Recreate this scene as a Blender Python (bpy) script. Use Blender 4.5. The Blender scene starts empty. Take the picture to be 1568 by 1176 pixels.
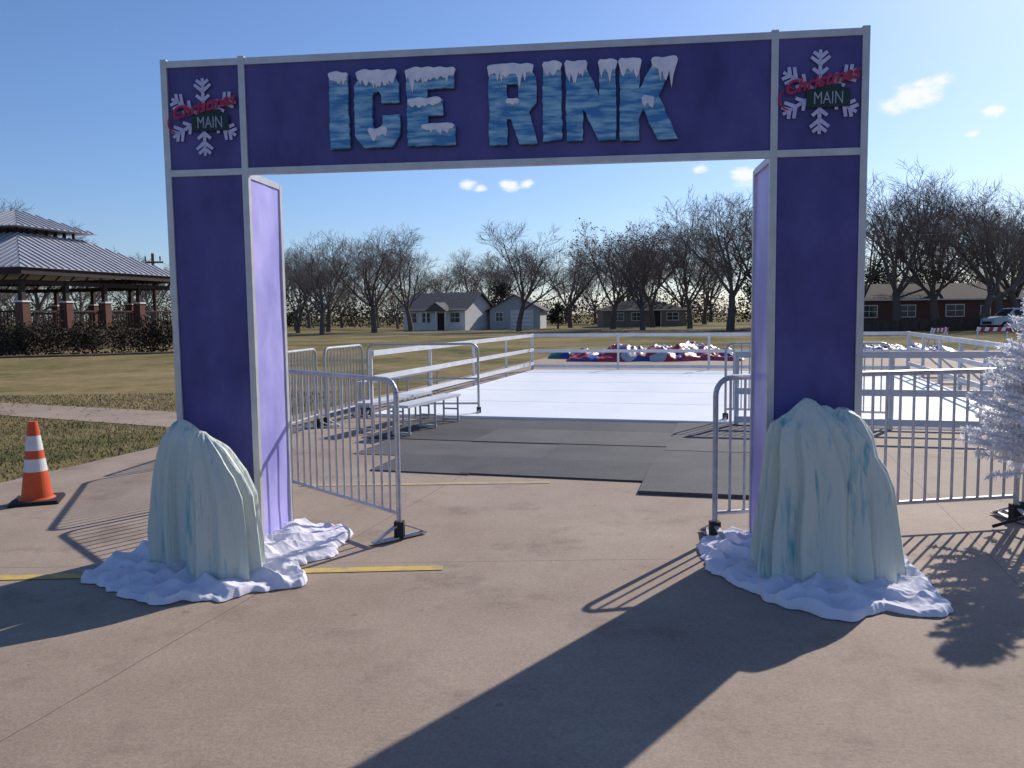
import bpy, math, random
from mathutils import Vector, Matrix, noise
random.seed(7)
R=math.radians
scene=bpy.context.scene
col=scene.collection
scene.view_settings.view_transform='Standard'
scene.view_settings.look='None'
scene.view_settings.exposure=0

# ---------------------------------------------------------------- materials
def nt_new(name):
    m=bpy.data.materials.new(name); m.use_nodes=True
    nt=m.node_tree; b=nt.nodes['Principled BSDF']
    return m,nt,b
def N(nt,t,**k):
    n=nt.nodes.new(t)
    for a,v in k.items(): setattr(n,a,v)
    return n
def mat(name,c1,c2=None,scale=4.0,rough=0.7,metal=0.0,bump=0.0,bscale=None,stretch=(1,1,1),detail=6,lo=0.35,hi=0.65,spec=0.3,bdist=0.02,trans=0):
    m,nt,b=nt_new(name)
    b.inputs['Roughness'].default_value=rough
    b.inputs['Metallic'].default_value=metal
    b.inputs['Specular IOR Level'].default_value=spec
    if c2 is None: c2=tuple(x*0.8 for x in c1)
    tc=N(nt,'ShaderNodeTexCoord'); mp=N(nt,'ShaderNodeMapping'); mp.inputs['Scale'].default_value=stretch
    nt.links.new(tc.outputs['Object'],mp.inputs[0])
    no=N(nt,'ShaderNodeTexNoise'); no.inputs['Scale'].default_value=scale; no.inputs['Detail'].default_value=detail
    no.inputs['Roughness'].default_value=0.62
    nt.links.new(mp.outputs[0],no.inputs['Vector'])
    r=N(nt,'ShaderNodeValToRGB')
    r.color_ramp.elements[0].position=lo; r.color_ramp.elements[0].color=(*c1,1)
    r.color_ramp.elements[1].position=hi; r.color_ramp.elements[1].color=(*c2,1)
    nt.links.new(no.outputs[0],r.inputs[0]); nt.links.new(r.outputs[0],b.inputs['Base Color'])
    if bump>0:
        n2=N(nt,'ShaderNodeTexNoise'); n2.inputs['Scale'].default_value=bscale or scale*4; n2.inputs['Detail'].default_value=5
        nt.links.new(mp.outputs[0],n2.inputs['Vector'])
        bp=N(nt,'ShaderNodeBump'); bp.inputs['Strength'].default_value=bump; bp.inputs['Distance'].default_value=bdist
        nt.links.new(n2.outputs[0],bp.inputs['Height']); nt.links.new(bp.outputs[0],b.inputs['Normal'])
    if trans>0:
        t=N(nt,'ShaderNodeBsdfTranslucent'); nt.links.new(r.outputs[0],t.inputs[0])
        mx=N(nt,'ShaderNodeMixShader'); mx.inputs[0].default_value=trans
        nt.links.new(b.outputs[0],mx.inputs[1]); nt.links.new(t.outputs[0],mx.inputs[2])
        nt.links.new(mx.outputs[0],nt.nodes['Material Output'].inputs[0])
    return m

def mathn(nt,op,a,b=None,c=None,clamp=False):
    n=N(nt,'ShaderNodeMath',operation=op); n.use_clamp=clamp
    for i,x in enumerate((a,b,c)):
        if x is None: continue
        if isinstance(x,(int,float)): n.inputs[i].default_value=x
        else: nt.links.new(x,n.inputs[i])
    return n.outputs[0]

def concrete_material():
    m,nt,b=nt_new('concrete')
    b.inputs['Roughness'].default_value=0.8; b.inputs['Specular IOR Level'].default_value=0.25
    tc=N(nt,'ShaderNodeTexCoord')
    def noi(s,d=6,rg=0.6):
        n=N(nt,'ShaderNodeTexNoise'); n.inputs['Scale'].default_value=s; n.inputs['Detail'].default_value=d; n.inputs['Roughness'].default_value=rg
        nt.links.new(tc.outputs['Object'],n.inputs['Vector']); return n.outputs[0]
    r=N(nt,'ShaderNodeValToRGB'); cr=r.color_ramp
    cr.elements[0].position=0.3; cr.elements[0].color=(0.27,0.20,0.15,1)
    cr.elements[1].position=0.7; cr.elements[1].color=(0.41,0.32,0.25,1)
    nt.links.new(noi(0.45,9,0.66),r.inputs[0])
    r2=N(nt,'ShaderNodeValToRGB'); r2.color_ramp.elements[0].position=0.3; r2.color_ramp.elements[0].color=(0.74,0.74,0.74,1)
    r2.color_ramp.elements[1].position=0.7; r2.color_ramp.elements[1].color=(1.12,1.12,1.12,1)
    nt.links.new(noi(60,4,0.75),r2.inputs[0])
    mx=N(nt,'ShaderNodeMix',data_type='RGBA',blend_type='MULTIPLY'); mx.inputs[0].default_value=1
    nt.links.new(r.outputs[0],mx.inputs[6]); nt.links.new(r2.outputs[0],mx.inputs[7])
    r3=N(nt,'ShaderNodeValToRGB'); r3.color_ramp.elements[0].position=0.53; r3.color_ramp.elements[0].color=(1,1,1,1)
    r3.color_ramp.elements[1].position=0.74; r3.color_ramp.elements[1].color=(0.60,0.57,0.56,1)
    nt.links.new(noi(1.3,7,0.7),r3.inputs[0])
    mx2=N(nt,'ShaderNodeMix',data_type='RGBA',blend_type='MULTIPLY'); mx2.inputs[0].default_value=1
    nt.links.new(mx.outputs[2],mx2.inputs[6]); nt.links.new(r3.outputs[0],mx2.inputs[7])
    sx=N(nt,'ShaderNodeSeparateXYZ'); nt.links.new(tc.outputs['Object'],sx.inputs[0])
    a=R(16)
    wob=mathn(nt,'MULTIPLY',mathn(nt,'SUBTRACT',noi(3,3),0.5),0.02)
    u=mathn(nt,'ADD',mathn(nt,'ADD',mathn(nt,'MULTIPLY',sx.outputs[0],math.cos(a)),mathn(nt,'MULTIPLY',sx.outputs[1],-math.sin(a))),wob)
    u0=-2.13*math.cos(a)-3.23*math.sin(a)
    def line(v,off,per,w):
        q=mathn(nt,'ABSOLUTE',mathn(nt,'SUBTRACT',mathn(nt,'FRACT',mathn(nt,'ADD',mathn(nt,'DIVIDE',mathn(nt,'SUBTRACT',v,off),per),100.5)),0.5))
        return mathn(nt,'LESS_THAN',q,w/per)
    j=mathn(nt,'MAXIMUM',line(u,u0,4.6,0.005),line(mathn(nt,'ADD',sx.outputs[1],wob),5.62,4.3,0.005))
    mx3=N(nt,'ShaderNodeMix',data_type='RGBA'); nt.links.new(mathn(nt,'MULTIPLY',j,0.6),mx3.inputs[0])
    nt.links.new(mx2.outputs[2],mx3.inputs[6]); mx3.inputs[7].default_value=(0.11,0.085,0.07,1)
    sp=mathn(nt,'GREATER_THAN',noi(9,2,0.5),0.745)
    mx4=N(nt,'ShaderNodeMix',data_type='RGBA'); nt.links.new(mathn(nt,'MULTIPLY',sp,0.35),mx4.inputs[0])
    nt.links.new(mx3.outputs[2],mx4.inputs[6]); mx4.inputs[7].default_value=(0.10,0.08,0.07,1)
    nt.links.new(mx4.outputs[2],b.inputs['Base Color'])
    bp=N(nt,'ShaderNodeBump'); bp.inputs['Strength'].default_value=0.35; bp.inputs['Distance'].default_value=0.006
    nt.links.new(noi(90,4,0.7),bp.inputs['Height']); nt.links.new(bp.outputs[0],b.inputs['Normal'])
    return m
def grass_material():
    m,nt,b=nt_new('lawn')
    b.inputs['Roughness'].default_value=1; b.inputs['Specular IOR Level'].default_value=0.05
    tc=N(nt,'ShaderNodeTexCoord')
    def noi(s,d=6,rg=0.6):
        n=N(nt,'ShaderNodeTexNoise'); n.inputs['Scale'].default_value=s; n.inputs['Detail'].default_value=d; n.inputs['Roughness'].default_value=rg
        nt.links.new(tc.outputs['Object'],n.inputs['Vector']); return n.outputs[0]
    r=N(nt,'ShaderNodeValToRGB'); cr=r.color_ramp
    cr.elements[0].position=0.41; cr.elements[0].color=(0.105,0.108,0.042,1)
    cr.elements[1].position=0.59; cr.elements[1].color=(0.32,0.24,0.125,1)
    e=cr.elements.new(0.49); e.color=(0.21,0.17,0.078,1)
    s=mathn(nt,'ADD',mathn(nt,'MULTIPLY',noi(0.14,5),0.6),mathn(nt,'MULTIPLY',noi(1.6,6,0.75),0.4))
    nt.links.new(s,r.inputs[0])
    r2=N(nt,'ShaderNodeValToRGB'); r2.color_ramp.elements[0].position=0.3; r2.color_ramp.elements[0].color=(0.6,0.6,0.6,1)
    r2.color_ramp.elements[1].position=0.7; r2.color_ramp.elements[1].color=(1.2,1.2,1.2,1)
    nt.links.new(noi(22,5,0.8),r2.inputs[0])
    mx=N(nt,'ShaderNodeMix',data_type='RGBA',blend_type='MULTIPLY'); mx.inputs[0].default_value=1
    nt.links.new(r.outputs[0],mx.inputs[6]); nt.links.new(r2.outputs[0],mx.inputs[7])
    nt.links.new(mx.outputs[2],b.inputs['Base Color'])
    bp=N(nt,'ShaderNodeBump'); bp.inputs['Strength'].default_value=0.6; bp.inputs['Distance'].default_value=0.04
    nt.links.new(noi(16,5,0.8),bp.inputs['Height']); nt.links.new(bp.outputs[0],b.inputs['Normal'])
    return m
M_conc=concrete_material(); M_grass=grass_material()
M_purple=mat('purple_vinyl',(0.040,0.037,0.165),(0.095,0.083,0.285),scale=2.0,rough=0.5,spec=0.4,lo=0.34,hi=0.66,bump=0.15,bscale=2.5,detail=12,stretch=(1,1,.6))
M_purple_lit=mat('purple_vinyl_lit',(0.28,0.255,0.60),(0.50,0.46,0.84),scale=2.0,rough=0.4,lo=0.34,hi=0.66,stretch=(1,1,0.6),bump=0.1,bscale=2,detail=11)  # lighter copy of the vinyl, sunlit sheen put into its base colour
M_alu=mat('aluminium',(0.55,0.54,0.54),(0.46,0.455,0.46),scale=9,rough=0.4,metal=0.3)
M_galv=mat('galvanised_steel',(0.50,0.50,0.50),(0.36,0.36,0.37),scale=14,rough=0.42,metal=0.3)
M_rail=mat('rail_white',(0.66,0.66,0.67),(0.54,0.54,0.57),scale=3,rough=0.45)
M_letter=mat('ice_letter',(0.045,0.20,0.44),(0.30,0.53,0.68),scale=6,rough=0.5,stretch=(0.8,1,4.5),lo=0.42,hi=0.62,detail=10)
M_snow=mat('letter_snow',(0.84,0.82,0.86),(0.60,0.62,0.78),scale=12,rough=0.7)
M_dark=mat('letter_shadow_edge',(0.03,0.06,0.16),scale=3,rough=0.6)
M_flake=mat('snowflake_white',(0.56,0.55,0.76),(0.44,0.44,0.68),scale=8,rough=0.6)
M_red=mat('script_red',(0.45,0.03,0.09),scale=8,rough=0.6)
M_plate=mat('plate_dark',(0.02,0.05,0.055),scale=8,rough=0.6)
M_platet=mat('plate_text',(0.35,0.38,0.5),scale=8,rough=0.6)
M_white=mat('white_paint',(0.78,0.78,0.78),(0.68,0.68,0.68),scale=2,rough=0.6)
M_rink=mat('rink_surface',(0.88,0.88,0.88),(0.80,0.81,0.83),scale=0.8,rough=0.4,bump=0.1,bscale=2,detail=9)
M_fabric=mat('fabric',(0.86,0.83,0.89),(0.80,0.77,0.85),scale=6,rough=0.9,bump=0.2,bscale=30,spec=0.1,trans=.15)
M_rock=mat('ice_plaster',(0.14,0.38,0.43),(0.60,0.63,0.55),scale=4.4,rough=0.6,stretch=(3.4,3.4,0.30),lo=0.31,hi=0.44,bump=0.5,bscale=9,bdist=0.03,detail=8)
M_rubber=[mat('rubber_mat_%d'%i,c,tuple(x*1.6 for x in c),scale=1.2,rough=0.8,bump=0.3,bscale=50,lo=0.35,hi=0.75,detail=8) for i,c in enumerate([(0.054,0.052,0.056),(0.064,0.060,0.064),(0.078,0.072,0.074),(0.048,0.046,0.05)])]
M_yellow=mat('yellow_line_paint',(0.58,0.40,0.09),(0.36,0.28,0.16),scale=9,rough=0.8,lo=0.45,hi=0.66,detail=9)
M_yellowf=mat('yellow_line_faded',(0.50,0.38,0.16),(0.36,0.29,0.21),scale=7,rough=0.8,lo=0.4,hi=0.58,detail=9)
M_orange=mat('cone_orange',(0.75,0.12,0.035),(0.62,0.09,0.03),scale=5,rough=0.5,trans=.12)
M_band=mat('reflective_band',(0.75,0.73,0.72),scale=6,rough=0.4)
M_black=mat('black_rubber',(0.03,0.03,0.03),scale=6,rough=0.8)
M_bark=mat('bark',(0.10,0.082,0.073),(0.16,0.135,0.12),scale=2,rough=0.95,stretch=(2,2,0.5))  # bark and twig brightened, haze put into their colour
M_twig=mat('twig',(0.17,0.14,0.125),(0.23,0.19,0.17),scale=1.5,rough=0.95)
M_leafd=mat('leaf_dark',(0.03,0.04,0.018),(0.06,0.065,0.03),scale=0.6,rough=0.8)
M_leafh=mat('hedge_leaf',(0.04,0.036,0.022),(0.070,0.056,0.035),scale=0.9,rough=0.9,spec=.1)
M_brush=mat('brush_brown',(0.095,0.078,0.066),(0.065,0.06,0.048),scale=0.15,rough=0.9,spec=.1)
M_rust=mat('leaf_rust',(0.26,0.11,0.045),(0.18,0.09,0.045),scale=1,rough=0.8)
M_roofm=mat('metal_roof',(0.46,0.46,0.50),(0.38,0.38,0.42),scale=0.5,rough=0.5,metal=0.2)
M_shing=mat('shingle',(0.14,0.135,0.14),(0.09,0.088,0.092),scale=3,rough=0.9)
M_shingd=mat('shingle_dark',(0.075,0.06,0.055),(0.05,0.042,0.04),scale=3,rough=0.95)
M_wallw=mat('siding_white',(0.78,0.78,0.78),(0.70,0.70,0.70),scale=1,rough=0.8,stretch=(0.2,0.2,8))
M_wallg=mat('siding_grey',(0.46,0.47,0.50),(0.40,0.41,0.43),scale=1,rough=0.8,stretch=(0.2,0.2,8))
M_brick=mat('brick',(0.17,0.075,0.055),(0.12,0.055,0.045),scale=6,rough=0.9)
M_tan=mat('siding_tan',(0.26,0.22,0.18),(0.22,0.18,0.145),scale=1,rough=0.85)
M_glass=mat('window_glass',(0.03,0.035,0.045),scale=2,rough=0.12,spec=0.6)
M_asph=mat('asphalt',(0.07,0.068,0.066),(0.05,0.05,0.05),scale=4,rough=0.9)
M_car=mat('car_paint',(0.62,0.62,0.64),scale=1,rough=0.25,spec=0.6)
M_wood=mat('weathered_wood',(0.11,0.075,0.055),(0.07,0.05,0.04),scale=3,rough=0.9)
M_brownp=mat('dark_timber',(0.055,0.04,0.035),scale=3,rough=0.85)

# ---------------------------------------------------------------- mesh builder
class MB:
    def __init__(s): s.v=[];s.f=[];s.m=[]
    def add(s,vs,fs,mi=0):
        o=len(s.v); s.v.extend([tuple(x) for x in vs]); s.f.extend([tuple(i+o for i in f) for f in fs]); s.m.extend([mi]*len(fs))
    def box(s,c,d,mi=0,rz=0):
        x,y,z=d[0]/2,d[1]/2,d[2]/2; cs,sn=math.cos(rz),math.sin(rz)
        vs=[]
        for k in (-z,z):
            for (a,b) in ((-x,-y),(x,-y),(x,y),(-x,y)):
                vs.append((c[0]+a*cs-b*sn,c[1]+a*sn+b*cs,c[2]+k))
        s.add(vs,[(3,2,1,0),(4,5,6,7),(0,1,5,4),(1,2,6,5),(2,3,7,6),(3,0,4,7)],mi)
    def beam(s,p0,p1,w,h,mi=0):
        p0=Vector(p0);p1=Vector(p1); d=(p1-p0).normalized()
        up=Vector((0,0,1)) if abs(d.z)<0.95 else Vector((0,1,0))
        a=d.cross(up).normalized(); b=a.cross(d).normalized()
        vs=[p+a*i*w/2+b*j*h/2 for p in (p0,p1) for (i,j) in ((-1,-1),(1,-1),(1,1),(-1,1))]
        s.add(vs,[(3,2,1,0),(4,5,6,7),(0,1,5,4),(1,2,6,5),(2,3,7,6),(3,0,4,7)],mi)
    def tube(s,p0,p1,r0,r1=None,n=8,mi=0,caps=True):
        if r1 is None: r1=r0
        p0=Vector(p0);p1=Vector(p1); d=(p1-p0)
        if d.length<1e-6: return
        d.normalize()
        up=Vector((0,0,1)) if abs(d.z)<0.9 else Vector((1,0,0))
        a=d.cross(up).normalized(); b=a.cross(d)
        vs=[]
        for p,r in ((p0,r0),(p1,r1)):
            for i in range(n):
                t=2*math.pi*i/n; vs.append(p+a*math.cos(t)*r+b*math.sin(t)*r)
        fs=[(i,(i+1)%n,n+(i+1)%n,n+i) for i in range(n)]
        if caps: fs+= [tuple(range(n-1,-1,-1)),tuple(range(n,2*n))]
        s.add(vs,fs,mi)
    def path(s,pts,r,n=8,mi=0):
        for a,b in zip(pts[:-1],pts[1:]): s.tube(a,b,r,r,n,mi)
    def quad(s,a,b,c,d,mi=0): s.add([a,b,c,d],[(0,1,2,3)],mi)
    def mesh(s,name,mats,smooth=False):
        me=bpy.data.meshes.new(name); me.from_pydata(s.v,[],s.f)
        for m in mats: me.materials.append(m)
        me.polygons.foreach_set('material_index',s.m)
        if smooth: me.polygons.foreach_set('use_smooth',[True]*len(s.f))
        me.update(); return me
    def obj(s,name,mats,parent=None,smooth=False,loc=(0,0,0),rz=0):
        o=bpy.data.objects.new(name,s.mesh(name,mats,smooth)); col.objects.link(o)
        o.location=loc; o.rotation_euler=(0,0,rz)
        if parent: o.parent=parent
        return o
def empty(name,loc=(0,0,0),rz=0,sc=(1,1,1)):
    e=bpy.data.objects.new(name,None); col.objects.link(e); e.location=loc; e.rotation_euler=(0,0,rz); e.scale=sc
    e.empty_display_size=0.2
    return e

# ---------------------------------------------------------------- camera, light, sky
EYE=1.74
cam=bpy.data.cameras.new('camera'); co=bpy.data.objects.new('camera',cam); col.objects.link(co)
cam.sensor_width=36; cam.lens=36*1250/1568; cam.clip_end=5000; cam.clip_start=0.05
co.matrix_world=Matrix.Translation((0,0,EYE))@Matrix.Rotation(R(90-4.85),4,'X')@Matrix.Rotation(-0.0128,4,'Z')
scene.camera=co
AZ,EL=38.5,33
S=Vector((math.sin(R(AZ))*math.cos(R(EL)),math.cos(R(AZ))*math.cos(R(EL)),math.sin(R(EL))))
sl=bpy.data.lights.new('sun','SUN'); sl.energy=5.0; sl.angle=R(0.5); sl.color=(1.0,0.94,0.85)
so=bpy.data.objects.new('sun',sl); col.objects.link(so); so.rotation_euler=S.to_track_quat('Z','Y').to_euler(); so.location=(20,30,30)
w=bpy.data.worlds.new('World'); scene.world=w; w.use_nodes=True
nt=w.node_tree; bg=nt.nodes['Background']; bg.inputs[1].default_value=0.106
sky=N(nt,'ShaderNodeTexSky'); sky.sky_type='NISHITA'; sky.sun_disc=False; sky.sun_elevation=R(EL); sky.sun_rotation=R(AZ)
sky.air_density=1.0; sky.dust_density=0.6; sky.ozone_density=4.0
tint=N(nt,'ShaderNodeMix',data_type='RGBA',blend_type='MULTIPLY'); tint.inputs[0].default_value=1; tint.inputs[7].default_value=(0.88,0.98,1.19,1)
nt.links.new(sky.outputs[0],tint.inputs[6])
tc=N(nt,'ShaderNodeTexCoord')
mp=N(nt,'ShaderNodeMapping'); mp.inputs['Scale'].default_value=(1,1,1.8); nt.links.new(tc.outputs['Generated'],mp.inputs[0])
no=N(nt,'ShaderNodeTexNoise'); no.inputs['Scale'].default_value=34; no.inputs['Detail'].default_value=8; no.inputs['Roughness'].default_value=0.62
nt.links.new(mp.outputs[0],no.inputs['Vector'])
tot=None
for (c,r) in [((.420,.8765,.2190),.040),((.436,.873,.225),.034),((.450,.871,.236),.024),((.491,.848,.199),.018),((.4785,.859,.18),.012),((-.050,.986,.155),.018),((-.035,.986,.15),.014),((0.0,.988,.1535),.02),((.02,.988,.155),.014),((.269,.951,.153),.034),((.30,.944,.156),.025),((.22,.96,.165),.015)]:
    v=N(nt,'ShaderNodeVectorMath',operation='DISTANCE'); nt.links.new(mp.outputs[0],v.inputs[0]); v.inputs[1].default_value=(c[0],c[1],c[2]*1.8)
    k=mathn(nt,'SUBTRACT',1.0,mathn(nt,'DIVIDE',v.outputs['Value'],r),clamp=True)
    tot=k if tot is None else mathn(nt,'MAXIMUM',tot,k)
mr=N(nt,'ShaderNodeMapRange'); mr.interpolation_type='SMOOTHSTEP'
nt.links.new(mathn(nt,'ADD',mathn(nt,'MULTIPLY',tot,0.55),no.outputs[0]),mr.inputs[0])
mr.inputs[1].default_value=0.62; mr.inputs[2].default_value=0.95
fac=mathn(nt,'MULTIPLY',mathn(nt,'MULTIPLY',mr.outputs[0],mathn(nt,'MULTIPLY',tot,3.0,clamp=True)),0.9)
mx=N(nt,'ShaderNodeMix',data_type='RGBA'); nt.links.new(fac,mx.inputs[0]); nt.links.new(tint.outputs[2],mx.inputs[6]); mx.inputs[7].default_value=(9.4,9.5,9.7,1)
nt.links.new(mx.outputs[2],bg.inputs[0])

# ---------------------------------------------------------------- ground
A16=R(16); U=Vector((math.cos(A16),-math.sin(A16))); W=Vector((math.sin(A16),math.cos(A16)))
g=MB(); g.quad((-1500,-300,0),(1500,-300,0),(1500,2500,0),(-1500,2500,0)); g.obj('ground',[M_grass])
def sheet(name,pts,z,m,th=0):
    b=MB(); n=len(pts)
    b.add([(x,y,z) for x,y in pts],[tuple(range(n))])
    return b.obj(name,[m])
P0=Vector((-5.5,8.7))
def pt(v): return (v.x,v.y)
FL=P0+W*28.2
edge=[]
for i in range(69):
    q=P0-W*40+W*(68.2*i/68); q=q-U*(.05*noise.noise(Vector((i*.9,0,0)))*(1 if 0<i<68 else 0)); edge.append(pt(q))
sheet('concrete_pavement',[edge[0],pt(P0-W*40+U*90),(95,36),(40,36),pt(FL+U*9)]+edge[::-1][:-1],0.012,M_conc)
sheet('sidewalk',[(-4.35,12.45),(-5.0,14.6),(-11.5,17.6),(-30,24.5),(-30,22.2),(-10,15.3)],0.008,M_conc)
sheet('road',[(-300,78),(300,78),(300,85),(-300,85)],0.006,M_asph)
b=MB()
def stripe(b,x0,y0,x1,y1,wd,z,mi):
    b.quad((x0,y0-wd/2,z),(x1,y1-wd/2,z),(x1,y1+wd/2,z),(x0,y0+wd/2,z),mi)
stripe(b,-5.6,5.31,-0.49,5.48,0.10,0.017,0)
stripe(b,-2.2,8.29,0.37,8.29,0.09,0.017,1)
b.obj('yellow_parking_line',[M_yellow,M_yellowf])

# ---------------------------------------------------------------- rink
F=Vector((.72,25.1)); Nl=F-W*11.45; WID=10.4
def RP(u,w,z=0):
    p=Nl+U*u+W*w; return (p.x,p.y,z)
e=empty('ice_rink')
b=MB()
ps=[RP(0,0),RP(WID,0),RP(WID,11.45),RP(0,11.45)]
b.add([(p[0],p[1],.06) for p in ps]+[(p[0],p[1],.0) for p in ps],[(0,1,2,3)]+[(i+4,(i+1)%4+4,(i+1)%4,i) for i in range(4)])
b.obj('white_skating_surface',[M_rink],parent=e)
b=MB()
for k in range(1,5):
    a=RP(0.1,k*2.3,.0615); c=RP(WID-.1,k*2.3,.0615); b.beam(a,c,0.006,0.002,0)
b.obj('panel_seams',[mat('seam',(0.62,0.64,0.67),rough=.8)],parent=e)
def railing(b,p,q,h=1.15,step=2.6,levels=(1.10,.70,.30),brace=0):
    p=Vector(p);q=Vector(q); L=(q-p).length; d=(q-p)/L; n=max(1,round(L/step)); nr=Vector((-d.y,d.x,0))
    for i in range(n+1):
        c=p+d*(L*i/n)
        b.beam(c,c+Vector((0,0,h)),0.06,0.06,0)
        if brace:
            b.beam(c+nr*brace*0.95+Vector((0,0,.03)),c+Vector((0,0,h*.78)),0.045,0.045,0)
            b.beam(c+nr*brace*0.95+Vector((0,0,.04)),c+Vector((0,0,.04)),0.045,0.04,0)
    for z in levels:
        b.beam(p+Vector((0,0,z))-nr*.05,q+Vector((0,0,z))-nr*.05,0.03,0.095,0)
b=MB(); railing(b,RP(-.1,11.55),RP(WID+.1,11.55),levels=(1.10,.62,.16)); b.obj('rink_railing',[M_rail])
b=MB(); railing(b,RP(-.1,.2),RP(-.1,11.45),levels=(1.10,.66,.24)); b.obj('rink_railing',[M_rail])
b=MB(); railing(b,RP(WID+.1,11.45),RP(WID+.1,0.3),brace=1,step=1.9); b.obj('rink_railing',[M_rail])
b=MB(); railing(b,RP(6.1,-.1),RP(WID,-.1),levels=(1.10,.55,.12)); b.obj('rink_railing',[M_rail])
def bench(name,p,q,h=0.46,wd=.26):
    b=MB(); p=Vector(p);q=Vector(q); d=(q-p).normalized(); nr=Vector((-d.y,d.x,0))
    b.beam(p+Vector((0,0,h)),q+Vector((0,0,h)),wd,0.04,0)
    n=3
    for i in range(n):
        c=p.lerp(q,(i+.08)/(n-1+.16))
        for s in (-1,1):
            b.beam(c+nr*s*wd*.42,c+nr*s*wd*.42+Vector((0,0,h-.02)),.03,.03,1)
        b.beam(c-nr*wd*.42+Vector((0,0,.2)),c+nr*wd*.42+Vector((0,0,.2)),.025,.025,1)
        b.beam(c-nr*wd*.5+Vector((0,0,.03)),c+nr*wd*.5+Vector((0,0,.03)),.04,.03,1)
    return b.obj(name,[M_rail,M_galv])
bench('aluminium_bench',(-1.62,11.6,.03),(-.98,13.3,.03),h=.42,wd=.3)
bench('aluminium_bench',(-2.2,12.0,.03),(-1.5,13.8,.03),h=.42,wd=.3)
bench('aluminium_bench',(-2.75,14.9,.03),(-1.75,18.5,.03),h=.5)
e=empty('rubber_mats')
def mpanel(i,u0,u1,w0,w1,z,mi):
    b=MB(); jj=lambda:random.uniform(-.03,.03)
    ps=[RP(u0+jj(),w0+jj()),RP(u1+jj(),w0+jj()),RP(u1+jj(),w1+jj()),RP(u0+jj(),w1+jj())]
    b.add([(p[0],p[1],z) for p in ps]+[(p[0],p[1],.013) for p in ps],[(0,1,2,3)]+[(k+4,(k+1)%4+4,(k+1)%4,k) for k in range(4)])
    b.obj('mat_%d'%i,[M_rubber[mi]],parent=e)
k=0
for ri,(a,c,us) in enumerate([(-.02,-1.2,(1.0,3.2,5.35)),(-1.17,-2.4,(1.0,2.7,5.35)),(-2.36,-3.6,(1.5,3.9,5.35)),(-3.55,-4.6,(2.2,3.3,5.35))]):
    for u0,u1 in zip(us[:-1],us[1:]):
        mpanel(k,u0-.03,u1+.03,c,a,.020+.0042*(k%4),(k*7+ri)%4); k+=1
for u0,u1,c,a in [(5.25,6.6,-5.15,-3.9),(6.55,7.3,-5.1,-3.85),(5.25,7.2,-3.95,-2.7),(5.3,7.3,-2.75,-1.45),(5.25,7.25,-1.5,-.1)]:
    mpanel(k,u0,u1,c,a,.041+.0042*(k%3),2 if k%2 else 1); k+=1

# ---------------------------------------------------------------- arch
ARCH=empty('ice_rink_entrance_arch',(-2.43,5.87,0.012),-R(6.19))
L=4.765; TW=.61; H=3.52; BB=2.75; D=.61; f=.045
fr=MB()
def post(x,y,z0,z1): fr.box((x,y,(z0+z1)/2),(f,f,z1-z0),0)
for x0 in (0,L-TW):
    for x in (x0+f/2,x0+TW-f/2):
        post(x,f/2,0,H+.012); post(x,D-f/2,0,H-.02 if (x<.3 or x>L-.3) else BB-.01)
    for z in (f/2,BB,H-f/2):
        fr.box((x0+TW/2,f/2,z),(TW-2*f,f*.94,f),0)
        fr.box((x0+TW/2,D-f/2,z-.02),(TW-2*f,f*.94,f),0)
        for x in (x0+f/2,x0+TW-f/2): fr.box((x,D/2,z-(.022)),(f*.94,D-2*f,f),0)
for z in (BB+.0,H-f/2):
    fr.box((L/2,f/2,z),(L-2*TW,f*.9,f*1.02),0)
fr.obj('aluminium_frame',[M_alu],parent=ARCH)
def wavy_panel(name,x0,x1,z0,z1,y,m,ax='x',amp=.004,seed=0):
    b=MB(); nx=max(6,int((x1-x0)/.05)); nz=max(6,int((z1-z0)/.05)); vs=[];fs=[]
    for j in range(nz+1):
        for i in range(nx+1):
            a=x0+(x1-x0)*i/nx; z=z0+(z1-z0)*j/nz
            dd=amp*noise.noise(Vector((a*2.2+seed,z*1.6,seed)))*2+amp*.5*noise.noise(Vector((a*7+seed,z*5,seed)))
            vs.append((a,y+dd,z) if ax=='x' else (y+dd,a,z))
    for j in range(nz):
        for i in range(nx):
            q=j*(nx+1)+i; fs.append((q,q+1,q+nx+2,q+nx+1))
    b.add(vs,fs); return b.obj(name,[m],parent=ARCH,smooth=True)
for ti,x0 in enumerate((0,L-TW)):
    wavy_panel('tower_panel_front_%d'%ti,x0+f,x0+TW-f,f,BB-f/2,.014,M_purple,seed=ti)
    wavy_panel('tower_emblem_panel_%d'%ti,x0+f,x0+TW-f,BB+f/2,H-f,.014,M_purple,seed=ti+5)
    wavy_panel('tower_panel_back_%d'%ti,x0+f,x0+TW-f,f,BB-f,D-.014,M_purple_lit,seed=ti+9)
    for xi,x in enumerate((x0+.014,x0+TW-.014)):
        wavy_panel('tower_panel_side_%d_%d'%(ti,xi),f,D-f,f,BB-f,x,M_purple_lit,ax='y',seed=ti+xi+12)
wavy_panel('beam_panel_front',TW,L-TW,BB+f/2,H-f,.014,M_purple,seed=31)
wavy_panel('beam_panel_back',TW,L-TW,BB+f/2,H-f,.036,M_purple_lit,seed=33,amp=.001)

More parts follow.
